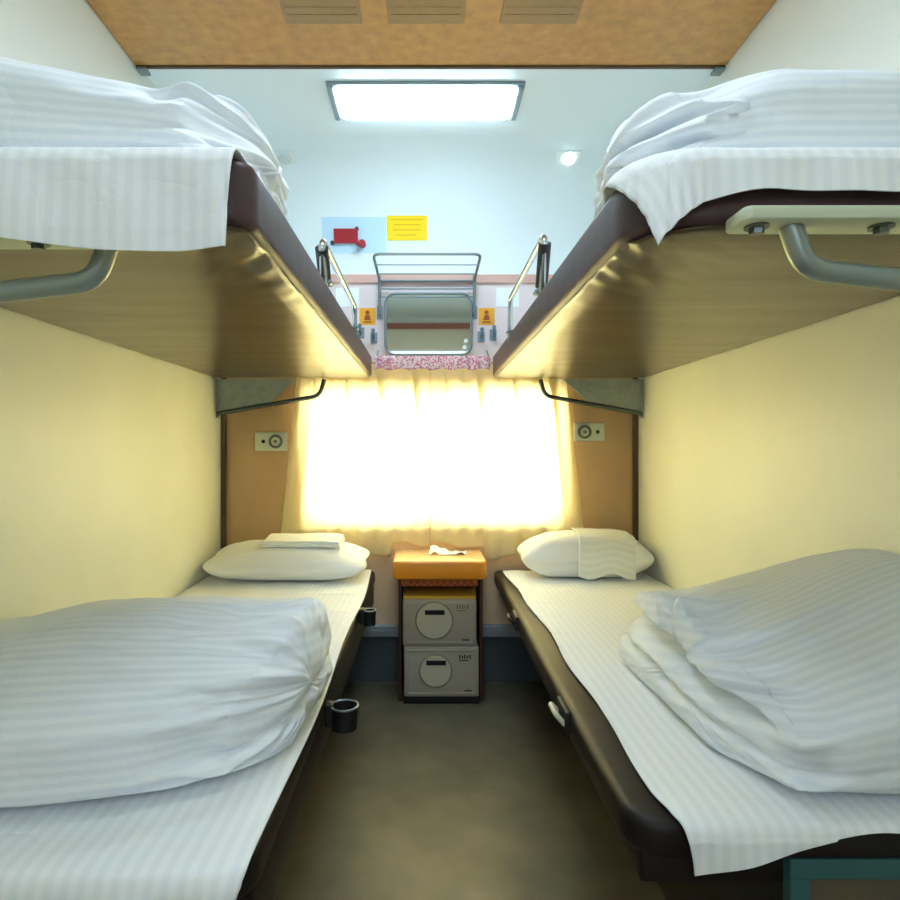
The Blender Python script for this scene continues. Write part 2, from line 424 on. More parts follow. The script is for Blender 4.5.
# ------------------------------------------------------------------ small things on window wall
YW = YB
def wx(px, y=YB): return (px-427)/607*y
def wz(py, y=YB): return (447-py)/607*y
for px, side in ((367.5, 'left'), (486.5, 'right')):
    t = thing('warning_sticker', (wx(px), YB, wz(324)), 'small square amber sticker with brown pictogram on the wall %s of the mirror' % side, 'sticker')
    obj('card', box(bmesh.new(), wx(px-8), wx(px+8), YB-.002, YB+.001, wz(325), wz(308), .001), M['amber'], t, smooth=False)
    bm = bmesh.new(); cx = wx(px); cz = wz(313)
    cyl(bm, (cx, YB-.0035, cz+.002), (cx, YB-.001, cz+.002), .010, 16)
    prism(bm, [(cx-.016, cz-.034), (cx+.016, cz-.034), (cx+.010, cz-.010), (cx-.010, cz-.010)], YB-.0035, YB-.001, 'y')
    prism(bm, [(cx-.020, cz-.046), (cx+.020, cz-.046), (cx+.020, cz-.040), (cx-.020, cz-.040)], YB-.0035, YB-.001, 'y')
    obj('pictogram', bm, M['brownprint'], t, smooth=False)
for a, b, side in ((336, 359, 'left'), (496, 519, 'right')):
    tag(obj('wall_label', box(bmesh.new(), wx(a), wx(b), YB-.003, YB+.001, wz(307), wz(288), .001), M['whitecard'], smooth=False),
        'blank pale rectangular label on the wall behind the %s guard rail' % side, 'label')
def hook(px, py, label):
    x, z = wx(px), wz(py)
    t = thing('coat_hook', (x, YB, z-.03), label, 'hook')
    obj('back_plate', box(bmesh.new(), x-.016, x+.016, YB-.007, YB+.001, z-.026, z+.026, .003), M['hook'], t)
    bm = tube(bmesh.new(), [(x, YB-.004, z), (x, YB-.035, z-.012), (x, YB-.050, z+.006), (x, YB-.050, z+.022)], .006, .012)
    bmesh.ops.create_uvsphere(bm, u_segments=12, v_segments=8, radius=.010); 
    for v in bm.verts[-(12*7+2):]: v.co += Vector((x, YB-.050, z+.026))
    obj('peg', bm, M['hook'], t)
hook(361, 333, 'outer small metal coat hook left of the mirror, nearest the left guard rail')
hook(374, 338, 'inner small metal coat hook left of the mirror, nearest the mirror')
hook(481, 337, 'inner small metal coat hook right of the mirror, nearest the mirror')
hook(493, 335, 'outer small metal coat hook right of the mirror, nearest the right guard rail')

# mirror (hung, leaning slightly)
MY = YB-.02
t = thing('wall_mirror', (wx(428.5), YB, wz(355)), 'rounded rectangular mirror with dark thin frame above the curtain frill', 'mirror')
x0, x1, z0, z1 = wx(385, MY), wx(472, MY), wz(355, MY), wz(293, MY)
bm = bmesh.new(); prism(bm, rrect(x0, x1, z0, z1, .05, 8), MY, YB, 'y', .004, 2)
obj('back_board', bm, M['wire'], t)
bm = bmesh.new(); prism(bm, rrect(x0+.007, x1-.007, z0+.007, z1-.007, .045, 8), MY-.0015, MY+.002, 'y')
obj('mirror_glass', bm, M['mirror'], t, smooth=False)
bm = bmesh.new(); tube(bm, [(p[0], MY-.003, p[1]) for p in rrect(x0+.003, x1-.003, z0+.003, z1-.003, .048, 8)], .006, closed=True, n=8)
obj('mirror_frame', bm, M['wire'], t)
bm = bmesh.new()
for dz in (0, .03):
    cyl(bm, (x1-.035+dz*.2, MY-.010, z0+.035+dz), (x1-.035+dz*.2, MY+.001, z0+.035+dz), .010, 16)
obj('corner_stud', bm, M['chrome'], t)

# wire rack over the mirror
t = thing('wire_rack', (wx(428), YB, .62), 'small grey wire luggage rack on the wall directly above the mirror', 'rack')
ra, rb = wx(380), wx(474); YR = 2.60; za, zb = wx(373+54, 1), 0
fl, fr_ = (373-427)/607*YR, (481-427)/607*YR
zt = (447-254)/607*YR
wr = .0055
bm = tube(bmesh.new(), [(ra, YB-.02, .775), (fl, YR, zt), (fr_, YR, zt), (rb, YB-.02, .775)], wr+.001, .035, n=8)
obj('front_rail', bm, M['wire'], t)
bm = bmesh.new()
for f in (.28, .62):
    y = YB-.02+(YR-YB+.02)*(1-f); z = .775+(zt-.775)*(1-f)-.012
    xa = ra+(fl-ra)*(1-f); xb = rb+(fr_-rb)*(1-f)
    tube(bm, [(xa, y, z), (xb, y, z)], .0035, n=8)
obj('cross_wire', bm, M['wire'], t)
for z in (.775, .738, .70):
    obj('back_rail', tube(bmesh.new(), [(ra-.008, YB-.02, z), (rb+.008, YB-.02, z)], wr if z > .76 else .004, n=8), M['wire'], t)
for x in (ra, rb):
    bm = tube(bmesh.new(), [(x, YB-.02, .80), (x, YB-.02, .615), (x, YB-.001, .615)], wr+.002, .01, n=8)
    box(bm, x-.014, x+.014, YB-.006, YB+.001, .60, .66, .002)
    obj('wall_bracket', bm, M['wire'], t)

# socket plates
def socket(x0, x1, z0, z1, flip, label):
    t = thing('socket_plate', ((x0+x1)/2, YB, z0), label, 'socket')
    obj('face_plate', box(bmesh.new(), x0, x1, YB-.012, YB+.001, z0, z1, .004), M['socket'], t)
    cz = (z0+z1)/2; w = x1-x0
    cx = x0+w*(.66 if not flip else .34); hx = x0+w*(.27 if not flip else .77)
    bm = bmesh.new(); tube(bm, [(cx+.027*math.cos(a*PI/12), YB-.014, cz+.027*math.sin(a*PI/12)) for a in range(24)], .006, closed=True, n=8)
    obj('dial_ring', bm, M['socketring'], t)
    obj('dial', cyl(bmesh.new(), (cx, YB-.020, cz), (cx, YB-.008, cz), .019, 24), M['socket'], t)
    obj('dial_centre', cyl(bmesh.new(), (cx, YB-.024, cz), (cx, YB-.018, cz), .008, 16), M['socketring'], t)
    obj('jack_hole', cyl(bmesh.new(), (hx, YB-.0135, cz), (hx, YB-.010, cz), .009, 16), M['black'], t)
socket(wx(255.5), wx(287), wz(451), wz(432), False, 'metal socket plate with round dial on the ochre wall left of the curtain')
socket(wx(573.5), wx(604), wz(441), wz(423), True, 'metal socket plate with round dial on the ochre wall right of the curtain')

# ------------------------------------------------------------------ curtains
YCU = 2.817
def curtain(xa_t, xb_t, xa_b, xb_b, seed, label, npl=9, inner_pull=0, zt=.385, zb=-.512):
    def f(a, b):
        z = zt+(zb-zt)*b
        x = (xa_t+(xb_t-xa_t)*a)*(1-b)+(xa_b+(xb_b-xa_b)*a)*b
        q = npl*(a+.05*nz(a*3, b*.8, 0, seed+3)); fr = q-math.floor(q); k = math.floor(q)
        t = fr-.5
        A = (4.2+2.4*nz(k*3.3+.5, 0, 0, seed))*math.exp(-b*(4.2+3.0*nz(k*1.7+.3, 0, 0, seed+1)))
        per = (xb_t-xa_t)/npl
        ph = 2*PI*q
        x -= per*A*t*math.exp(-(t/.14)**2)
        y = YCU+.006-.022*min(1, A)*(t/.14)*math.exp(-(t/.16)**2)*1.1+.005*math.sin(2*ph+1+b*1.5)+.008*nz(a*6, b*2.5, 0, seed+5)
        if b > .9: y += .004*math.sin(ph*1.7)
        z2 = z+(.012*math.sin(a*9+seed)+.006*math.sin(ph))*b
        z2 += .056*b**6*(1-sstep(.214, .224, abs(x-.053)))
        return Vector((x, min(y, YB-.006), z2)), (a, b)
    o = obj('curtain', grid(f, npl*50, 80), M['curtain'], angle=180)
    solid(o, .0012); tag(o, label, 'curtain'); return o
curtain(-.600, .012, -.690, .012, 1, 'left half of the sunlit cream window curtains, behind the left beds', 4)
curtain(.015, .640, .016, .745, 2, 'right half of the sunlit cream window curtains, behind the right beds', 4)
t = thing('curtain_frill', (.02, 2.775, .385), 'narrow pink floral gathered frill along the top of the curtains below the mirror', 'frill')
def f(a, b):
    x = -.238+(.525)*a; z = .414+(.352-.414)*b
    return Vector((x, 2.755+.006*math.sin(a*70)*(.4+.6*b), z+.004*math.sin(a*35)*b)), (a, b)
solid(obj('floral_cloth', grid(f, 160, 8), M['floral'], t, angle=180), .0015)
bm = tube(bmesh.new(), [(-.236, 2.766, .408), (.286, 2.766, .408)], .004, n=8)
for x in (-.23, .28): tube(bm, [(x, 2.766, .408), (x, YB+.001, .452)], .004, n=8)
obj('curtain_rod', bm, M['wire'], t)

# ------------------------------------------------------------------ berths
UB, UT = .311, .420            # upper berth underside / top
YN_U, YE = .865, 2.782
def gusset_and_tube(t, s, y, xb, xw, gus, tm, r):
    """wall bracket below an upper berth; xb inner start, xw wall"""
    g = thing_part('support_bracket', t)
    bm = tube(bmesh.new(), [(xb, y, UB-.004), (xb+s*.02, y, UB-(.078 if gus else .064)), (xw-s*.004, y, UB-(.160 if gus else .118))], r, .085, n=14)
    obj('bracket_tube', bm, tm, g)
    if gus:
        pts = [(xw-s*.004, UB-.002), (xw-s*.004, UB-.165), (xw-s*.05, UB-.152), (xw-s*.25, UB-.105), (xw-s*.36, UB-.002)]
        if s > 0: pts = pts[::-1]
        bm = bmesh.new(); prism(bm, pts, y+.006, y+.012, 'y', 0)
        box(bm, min(xw-s*.001, xw-s*.010), max(xw-s*.001, xw-s*.010), y-.004, y+.016, UB-.178, UB-.002, .002)
        for k, (dx, dz) in enumerate(((.12, .04), (.20, .045), (.07, .09))):
            cyl(bm, (xw-s*dx, y+.001, UB-dz), (xw-s*dx, y+.008, UB-dz), .008, 12)
        obj('gusset_plate', bm, M['gusset'], g, smooth=False, label='grey-green triangular plate')
    return g
def thing_part(name, parent):
    o = bpy.data.objects.new(name, None); COL.objects.link(o); o.parent = parent; ORG[o] = ORG[parent]; o.empty_display_size = .03; return o

def upper_berth(s, xi, xw, label):
    t = thing('upper_berth', ((xi+xw)/2, YE, UB), label, 'bunk bed')
    x0, x1 = min(xi, xw), max(xi, xw)
    rn = .05 if s < 0 else .11
    rad = (0, rn, .02, 0) if s < 0 else (rn, 0, 0, .02)
    bm = bmesh.new(); prism(bm, rrect(x0, x1, YN_U, YE, rad, 10), UB+.008, UT, 'z', .016, 4)
    obj('cushion', bm, M['leather'], t, label='dark maroon leather cushion edge')
    # underside with slight sag and wrinkled inner near corner
    def f(a, b):
        e = .010
        ax, ay = x0+e+(x1-x0-2*e)*a, YN_U+e+(YE-YN_U-2*e)*b
        # round the inner near corner
        cx = (x1-rn) if s < 0 else (x0+rn); cy = YN_U+rn
        dx = (ax-cx)*(-s); dy = cy-ay
        if dx > 0 and dy > 0:
            l = math.hypot(dx, dy); m_ = max(dx, dy)
            k = (m_/l) if l > 0 else 1
            ax = cx+(-s)*dx*k; ay = cy-dy*k
        di = abs(ax-xi); dn = ay-YN_U
        edge = min(di, dn, abs(YE-ay), .06)/.06
        z = UB+.010-.010*math.sqrt(max(0, edge))
        cw = math.exp(-(di/.16)**2)*math.exp(-((dn-.12)/.28)**2)
        z += cw*.007*nz(di*7+dn*5, (dn-di)*28, 0, 4+s)
        z += .0022*nz(ax*3, ay*9, 0, 9)
        return Vector((ax, ay, z)), (a, b)
    o = obj('underside', grid(f, 80, 160), M['vinyl'], t, angle=180, label='glossy brown vinyl underside'); solid(o, .004, -1)
    # guard rail
    g = thing_part('guard_rail', t)
    xr = xi+s*.003; zr = .505 if s < 0 else .548
    ya, yb = (1.46, 2.13) if s < 0 else (1.55, 2.20)
    bm = tube(bmesh.new(), [(xr+s*.006, ya+.10, UT-.03), (xr+s*.002, ya+.02, zr-.02), (xr, ya+.03, zr), (xr, yb, zr-.01), (xr, yb+.02, UT-.03)], .009, .035, n=12)
    obj('rail_tube', bm, M['chrome'], g)
    bm = tube(bmesh.new(), [(xr+s*.006, ya+.090, UT+.012), (xr+s*.003, ya+.026, zr-.018)], .0165, n=12)
    obj('rubber_grip', bm, M['rubber'], g, label='dark rubber sleeve')
    for y in (ya+.10, yb+.02):
        obj('rail_foot', box(bmesh.new(), xr-.012, xr+.012, y-.02, y+.02, UT-.004, UT+.006, .003), M['hook'], g)
    # brackets
    gusset_and_tube(t, s, YE-.022, xi+s*.215, xw, True, M['darkmetal'], .010)
    gusset_and_tube(t, s, (YN_U+.04) if s < 0 else .842, xi+s*(.222 if s < 0 else .204), xw, False, M['painted'], .0155)
    # bolted plate at the near end
    p = thing_part('end_plate', t)
    xa, xb = (xi+s*.125, xw-s*.02); yp = YN_U+.04 if s < 0 else .838
    bm = bmesh.new(); prism(bm, rrect(min(xa, xb), max(xa, xb), yp-.03, yp+.035, .012), UB-.006, UB+.012, 'z', .003, 2)
    obj('plate', bm, M['whiteplate'], p, label='pale green steel plate')
    for k in range(3):
        bx = xa+s*(.030+k*.172); bm = bmesh.new()
        cyl(bm, (bx, yp, UB-.017), (bx, yp, UB-.004), .010, 6); cyl(bm, (bx, yp, UB-.009), (bx, yp, UB-.004), .016, 18)
        obj('bolt', bm, M['darkmetal'], p, smooth=False)
    return t
UXL, UXR = -.252, .300
upper_berth(-1, UXL, XL+.003, 'left upper bunk with dark maroon cushion and brown glossy underside')
upper_berth(1, UXR, XR-.003, 'right upper bunk with dark maroon cushion and brown glossy underside')

LT = -.572                      # lower mattress top
YN_L = .82; YE_L = 2.83
def lower_berth(s, xi, xw, yn, label):
    t = thing('lower_berth', ((xi+xw)/2, (yn+YE_L)/2, ZF), label, 'bunk bed')
    x0, x1 = min(xi, xw), max(xi, xw)
    rad = (0, .06, .03, 0) if s < 0 else (.06, 0, 0, .03)
    bm = bmesh.new(); prism(bm, rrect(x0, x1, yn, YE_L, rad, 8), LT-.062, LT, 'z', .018, 4)
    obj('mattress', bm, M['leather_low'], t)
    bm = bmesh.new(); prism(bm, rrect(x0+(.026 if s > 0 else 0), x1-(.008 if s < 0 else 0), yn+.03, YE_L, .01), LT-(.115 if s > 0 else .16), LT-.061, 'z', .006, 2)
    obj('bed_frame', bm, M['leather_low'], t, label='brown side board below the mattress')
    xa, xb = xi+s*.27, xw
    obj('underbed_shade_box', box(bmesh.new(), min(xa, xb), max(xa, xb), yn+.04, YE_L, ZF, LT-(.114 if s > 0 else .159), .004), M['underbedshade'], t, smooth=False)  # dark box added in the open underbed space to stand for its shade
    if s > 0:
        d = thing_part('end_door', t)
        yy = yn+.028; xa, xb, zb = .560, XR-.01, -1.06; zt = -.536
        bm = bmesh.new()
        fx = .032
        for q in ((xa, xb, zt-.10-fx, zt-.10), (xa, xa+fx, zb, zt-.10-fx+.002), (xb-fx, xb, zb, zt-.10-fx+.002), (xa, xb, zb-fx, zb)):
            box(bm, q[0], q[1], yy-.018, yy+.004, q[2], q[3], .003)
        obj('door_frame', bm, M['teal'], d, smooth=False, label='teal metal frame')
        obj('door_panel', box(bmesh.new(), xa+fx-.004, xb-fx+.004, yy-.008, yy+.004, zb-.004, zt-.10-fx+.004), M['cabinet'], d, smooth=False, label='olive brown panel')
    return t
LXL, LXR = -.240, .310
lower_berth(-1, LXL, XL+.003, YN_L, 'left lower bunk with dark brown leather side, next to the aisle floor')
lower_berth(1, LXR, XR-.003, .925, 'right lower bunk with dark brown leather side and teal door in its near end')

# ------------------------------------------------------------------ bedding
def drape(name, s, xe, xw, ye_n, yfar, rect, r, zt, seed, label, xin=None, nu=110, nv=220, roll=.018, fold=.012, wr=.003, creases=()):
    """sheet lying on a rounded rectangle; what reaches past the edge hangs down.
    rect = (x_in, x_wall, y_near, y_far) of the mattress; xe(y), ye_n(x): sheet edges"""
    xi, xo, yn, yf = rect
    cx, cy = xi+s*r, yn+r
    def f(a, b):
        bb = b**1.5
        y0 = ye_n(0); 
        # parameter: a across from inner edge to the wall, b along from the near hem
        y = y0+(yfar-y0)*bb
        x = xe(y)+(xw-xe(y))*a
        y = ye_n(abs(x-xe(y0)))+(yfar-ye_n(abs(x-xe(y0))))*bb
        # distance beyond the outline
        dx = (cx-x)*s; dy = cy-y
        if dx > 0 and dy > 0:
            l = math.hypot(dx, dy); d = l-r; n = Vector((-s*dx/l, -dy/l))
            base = Vector((cx, cy))+n*r
        else:
            d1 = (xi-x)*s; d2 = yn-y
            if d1 > d2: d = d1; n = Vector((-s, 0)); base = Vector((xi, y))
            else: d = d2; n = Vector((0, -1)); base = Vector((x, yn))
        crs = sum(.0035*math.exp(-((y-yc-.02*math.sin(x*6+yc*3)-.01*nz(x*9, yc, 0))/.007)**2) for yc in creases)
        w = crs+wr*max(0, .8+nz(x*5, y*5, 0, seed)+.6*nz(x*14+y*6, y*4-x*5, 0, seed+2))
        if d <= 0:
            k = sstep(0, .03, -d)
            p = Vector((x, y, zt+w*(.3+.7*k)+.003))
        elif d < roll*PI/2:
            an = d/roll; o = roll*math.sin(an)
            p = Vector((base.x+n.x*o, base.y+n.y*o, zt+w*.3-roll*(1-math.cos(an))+.003))
        else:
            h = d-roll*PI/2; tpar = (base.x*n.y-base.y*n.x)
            o = roll+.003+fold*min(1, h/.1)*(.5+nz(tpar*9, h*2, 0, seed+8))+fold*.5*min(1, h/.06)*math.sin(tpar*44+seed+h*9)*.6
            p = Vector((base.x+n.x*o, base.y+n.y*o, zt-roll-h+.003))
        return p, (x, y)
    o = obj(name, grid(f, nu, nv), M['sheet'], angle=180)
    solid(o, .0025, 0); tag(o, label, 'sheet'); return o
# upper sheets
drape('bed_sheet', -1, lambda y: -.272+.003*math.sin(y*9)-.024*sstep(1.2, 1.4, y)+.02*sstep(1.3, 2.5, y)*0, XL+.008, lambda d: YN_U-.156+.012*sstep(.0, .5, d)-.008*math.sin(d*11),
      2.70, (UXL, XL, YN_U, YE), .03, UT, 1, 'white striped sheet hanging over the near end of the left upper bunk')
drape('bed_sheet', 1, lambda y: .345-.085*(1-sstep(.86, 1.22, y)), XR-.008, lambda d: YN_U-.075-.035*(1-sstep(.04, .24, d))+.004*math.sin(d*13),
      2.70, (UXR, XR, YN_U, YE), .09, UT, 2, 'white striped sheet with a hanging corner on the near end of the right upper bunk')
# lower sheets
drape('bed_sheet', -1, lambda y: -.238+.006*math.sin(y*6)-.012*sstep(2.0, 2.8, y), XL+.008, lambda d: .615+.01*math.sin(d*8),
      2.80, (LXL, XL, YN_L, YE_L), .05, LT, 3, 'white striped sheet covering the left lower bunk', wr=.0035, creases=(1.60, 1.78, 2.10, 2.36))
drape('bed_sheet', 1, lambda y: .372-.022*sstep(1.9, 2.7, y)+.006*math.sin(y*11)+.026*(1-sstep(.85, 1.0, y)), XR-.008, lambda d: .845+.062*sstep(.0, .30, d)+.004*math.sin(d*12),
      2.78, (LXR, XR, .925, YE_L), .06, LT, 4, 'white creased sheet covering the right lower bunk with a loose near corner', wr=.0035, creases=(1.70, 1.83, 2.02, 2.22, 2.42))

def quilt(s, xin, xout, y0, y1, zb, hfn, layers, seed, label, yin=0, n_exp=3.0, bulge=.035, group=None, shift=None, wrk=1.0, xskew=0, name='folded_quilt', gather=.010, gather_len=.12):
    """rounded folded bundle; layers: list of (cz, depth, width, side) grooves on its inner end"""
    NP, NU, NC = 220, 110, 34
    cy = (y0+y1)/2; ly = (y1-y0)/2
    prof = []
    def shape(th):
        c, q = math.cos(th), math.sin(th)
        e = 2/n_exp if q > 0 else 2/5.5
        return math.copysign(abs(c)**e, c), math.copysign(abs(q)**e, q)
    per = [0]; last = shape(0)
    for k in range(1, NP+1):
        p = shape(2*PI*k/NP); per.append(per[-1]+math.hypot((p[0]-last[0])*ly, (p[1]-last[1])*.12)); last = p
    def pos(k, xx, sc, cap):
        th = 2*PI*(k % NP)/NP; a, b = shape(th)
        a *= sc; b *= sc
        y = cy+ly*a
        u = abs(xx-xin)/abs(xout-xin)
        hh = hfn(u, a)
        z = zb+hh*(.5+.5*b)
        if b > 0: z -= .0
        if a < 0: y += yin*(-a)*max(0, 1-u*1.6)**2
        x = xx
        x += xskew*a
        gx = 0
        for (cz, dep, wid, fd) in layers:
            cc = cz+.06*nz(a*2, 0, 0, seed+1)
            g = math.exp(-((b-cc)/wid)**2)*(sstep(-.95, -.45, a*fd) if fd else 1)
            gx += dep*g
        infl = sstep(0, 1, max(0, 1-abs(xx-xin)/.15))
        x += s*gx*(infl if not cap else 1)
        if shift: x += s*shift(a, b)*(infl if not cap else 1)
        x += s*.05*sstep(-.35, -1, a)*(infl if not cap else 1)
        # wrinkles
        d = abs(xx-xin)
        rad = Vector((0, a*ly, b*hh*.5)); 
        if rad.length > 1e-6: rad.normalize()
        tt = per[k % NP]
        wv = gather*2.0*math.exp(-d/gather_len)*nz(tt*34+.8*nz(d*9, tt*4, 0, seed), d*6, 0, seed+4)
        wv += .010*wrk*nz(x*4.5, y*4.5, z*4.5, seed+6)+.004*wrk*nz(x*13, y*13+x*5, z*13, seed+7)
        lowk = sstep(zb-.002, zb+.03, z)
        y += rad.y*wv*lowk*sc; z += rad.z*wv*lowk*sc
        if cap: x += s*(.008*nz(y*24, z*30, 0, seed+9)+.012*nz(y*8, z*12, 0, seed+10))*(1-sc*.4)
        z = max(z, zb)
        return Vector((x, y, z))
    bm = bmesh.new(); uvl = bm.loops.layers.uv.verify()
    rings = []; uvs = []
    for c in range(1, NC+1):                     # inner end cap
        sc = math.sin(c/NC*PI/2)
        dxb = bulge*(1-math.cos(c/NC*PI/2))
        rings.append([bm.verts.new(pos(k, xin, sc, True)+Vector((s*dxb, 0, 0))) for k in range(NP)])
        uvs.append(-bulge*(1-c/NC))
    for i in range(1, NU+1):
        d = (abs(xout-xin)-bulge)*(i/NU)**1.25
        xx = xin+s*(d)
        rings.append([bm.verts.new(pos(k, xx, 1, False)+Vector((s*bulge, 0, 0))) for k in range(NP)])
        uvs.append(d)
    for i in range(len(rings)-1):
        for k in range(NP):
            k2 = (k+1) % NP
            f = bm.faces.new((rings[i][k], rings[i][k2], rings[i+1][k2], rings[i+1][k]))
            for l, (uu, vv) in zip(f.loops, ((l_.vert.co.y, l_.vert.co.z*1.0+l_.vert.co.y*.2) for l_ in f.loops) if i < NC-3 else ((uvs[i], per[k]), (uvs[i], per[k+1]), (uvs[i+1], per[k+1]), (uvs[i+1], per[k]))): l[uvl].uv = (uu, vv)
    for rg in (rings[0], rings[-1]):
        f = bm.faces.new(rg)
        for l in f.loops: l[uvl].uv = (0, 0)
    o = obj(name, bm, M['quilt'], angle=180); tag(o, label, 'quilt'); return o
ZL = LT+.012
# left lower
quilt(-1, -.225, XL+.012, .885, 1.47, ZL,
      lambda u, a: .222+.020*math.sin(PI*min(1, u*1.2))-.035*sstep(.6, 1, u)-.03*sstep(.1, 1, a)*0-.055*sstep(.3, -1, a),
      [(-.25, .012, .10, 1)], 11, 'puffy white striped quilt folded on the left lower bunk', n_exp=2.6, xskew=.022, bulge=.04, gather=.024, gather_len=.11, yin=.13)
# right lower
quilt(1, .505, XR-.012, .915, 1.62, ZL,
      lambda u, a: .213+.125*sstep(.0, 1, u)*(1-.35*sstep(.1, 1, a))-.060*sstep(.6, -1, a)*(1-u)+.0*a,
      [(.18, .085, .20, 1), (-.35, .02, .10, 1)], 12, 'large white striped quilt folded in layers on the right lower bunk', n_exp=2.7, bulge=.03,
      shift=lambda a, b: -.02*sstep(.2, -.9, b)*sstep(-.5, .8, a)+.02*sstep(0, 1, b)*(1 if a < .3 else .6), gather=.026, gather_len=.10, yin=.05)
# upper
ZU = UT+.014
quilt(-1, -.272, XL+.012, .90, 1.30, ZU, lambda u, a: .130+.100*sstep(0, .9, u), [(.1, .012, .12, 0), (-.4, .010, .08, 0)], 13,
      'white striped quilt folded flat on the left upper bunk', n_exp=3.4, bulge=.05, gather=.018, gather_len=.09, wrk=.9)
quilt(1, .318, XR-.012, .915, 1.25, ZU, lambda u, a: .128+.042*sstep(0, .30, u), [(.18, .055, .14, 0), (-.42, .040, .10, 0)], 14,
      'white striped quilt folded in visible layers on the right upper bunk', n_exp=3.2, bulge=.045, gather=.018, gather_len=.08, wrk=.9)

def pillow(cx, cy, z0, ax, ay, hz, seed, label, tilt=0):
    def f(a, b):
        th = 2*PI*a; ph = PI*(b-.5)
        e = .45
        c = math.cos(ph); u = math.copysign(abs(math.cos(th))**e, math.cos(th))*abs(c)**.6; v = math.copysign(abs(math.sin(th))**e, math.sin(th))*abs(c)**.6
        k = 1+.06*abs(u*v)-.03*(abs(u)*(1-abs(v)))-.03*(abs(v)*(1-abs(u)))
        w = math.sin(ph)
        hh = (1-abs(u)**5)*(1-abs(v)**5)
        z = hz*.5*w*(.35+.65*max(0, hh)**.5)
        x = u*ax*k; y = v*ay*k
        z += .007*nz(x*7, y*9, w, seed)+.005*nz(x*22+y*9, y*16, 0, seed+3)*abs(u)
        z = z0+hz*.40+max(z, -hz*.40)
        y2 = cy+y; z2 = z+tilt*(y+ay)
        return Vector((cx+x, y2, z2)), (x, y)
    bm = grid(f, 96, 48); bmesh.ops.remove_doubles(bm, verts=bm.verts, dist=.0008)
    o = obj('pillow', bm, M['plain'], angle=180); tag(o, label, 'pillow'); return o
pL = pillow(-.595, 2.62, LT+.013, .340, .15, .132, 21, 'white pillow at the window end of the left lower bunk, a folded towel on it', tilt=.14)
pR = pillow(.690, 2.665, LT+.013, .284, .11, .190, 22, 'white pillow with a lace cloth over its front, on the right lower bunk', tilt=.12)
from mathutils.bvhtree import BVHTree
def tree(o):
    me = o.data; off = ORG[o]
    return BVHTree.FromPolygons([v.co+off for v in me.vertices], [tuple(p.vertices) for p in me.polygons])
def height(tr, x, y, base):
    h = tr.ray_cast(Vector((x, y, 0)), Vector((0, 0, -1)))
    return h[0].z if h[0] else base
TL, TR_ = tree(pL), tree(pR)
tb = bmesh.new()
for k in range(3):
    box(tb, -.70+.004*k, -.365-.003*k, 2.555+.002*k, 2.70, .001+.0085*k, .0095+.0085*k, .0035, 2)
bmesh.ops.subdivide_edges(tb, edges=[e for e in tb.edges if e.calc_length() > .1], cuts=14, use_grid_fill=True)
for v in tb.verts:
    x = v.co.x; y = v.co.y
    hs = [height(TL, x+dx, y+dy, LT+.06) for dx in (-.03, 0, .03) for dy in (-.02, 0, .02)]
    v.co.z += max(hs)+.001 if max(hs) > LT+.1 else LT+.1
o = obj('folded_towel', tb, M['plain']); tag(o, 'thin folded white towel lying on top of the left pillow', 'towel')
PRF = {}
def prof_at(x):
    k = round(x, 4)
    if k not in PRF:
        pts = []; ys = [2.72-.32*i/90 for i in range(91)]
        hh = [max(height(TR_, x+dx, y, LT+.011) for dx in (-.008, 0, .008)) for y in ys]
        hh = [max(hh[max(0, i-3):i+4]) for i in range(len(hh))]
        for y, h in zip(ys, hh): pts.append((y, h+.006))
        PRF[k] = pts
    return PRF[k]
def f(a, b):
    x = .645+.235*a
    pts = prof_at(x); L = (.30+.012*math.sin(a*8))*b
    for i in range(len(pts)-1):
        (y0, z0), (y1, z1) = pts[i], pts[i+1]; l = math.hypot(y1-y0, z1-z0)
        if L <= l or i == len(pts)-2:
            t_ = min(1, L/l); return Vector((x+.008*math.sin(b*5), y0+(y1-y0)*t_, z0+(z1-z0)*t_)), (x, b*.3)
        L -= l
t = thing('lace_cloth', (.69, 2.5, -.556), 'square lace-edged white cloth draped over the front of the right pillow', 'cloth')
o = obj('cloth', grid(f, 40, 60), M['lace'], t, angle=180); solid(o, .002, 0)
edge = [f(a/20, .02)[0] for a in range(21)]+[f(1, b/40)[0] for b in range(2, 40)]+[f(1-a/20, 1)[0] for a in range(1, 21)]+[f(0, 1-b/40)[0] for b in range(1, 39)]
obj('lace_border', tube(bmesh.new(), [e+Vector((0, -.002, .002)) for e in edge], .0035, n=6, closed=True), M['plain'], t)

# ------------------------------------------------------------------ table and bins
TX0, TX1, TZ = -.146, .252, -.479
t = thing('window_table', ((TX0+TX1)/2, YB, ZF), 'small ochre table under the window between the two lower bunks', 'table')
bm = bmesh.new(); prism(bm, rrect(TX0+.006, TX1-.006, 2.546, 2.845, (.03, .03, 0, 0)), TZ-.012, TZ, 'z', .002, 2)
obj('tabletop', bm, M['tabletop'], t)
bm = bmesh.new(); prism(bm, rrect(TX0, TX1, 2.54, 2.848, (.035, .035, 0, 0)), TZ-.078, TZ-.003, 'z', .008, 3)
obj('edge_band', bm, M['tableedge'], t, label='thick orange front edge')
obj('apron', box(bmesh.new(), TX0+.035, TX1-.035, 2.60, 2.76, TZ-.116, TZ-.076), M['check'], t, smooth=False, label='red-brown checked strip')
for x0, x1 in ((-.124, -.110), (.227, .241)):
    obj('side_panel', box(bmesh.new(), x0, x1, 2.625, YB-.036, ZF, TZ-.076, .003), M['tablebase'], t)
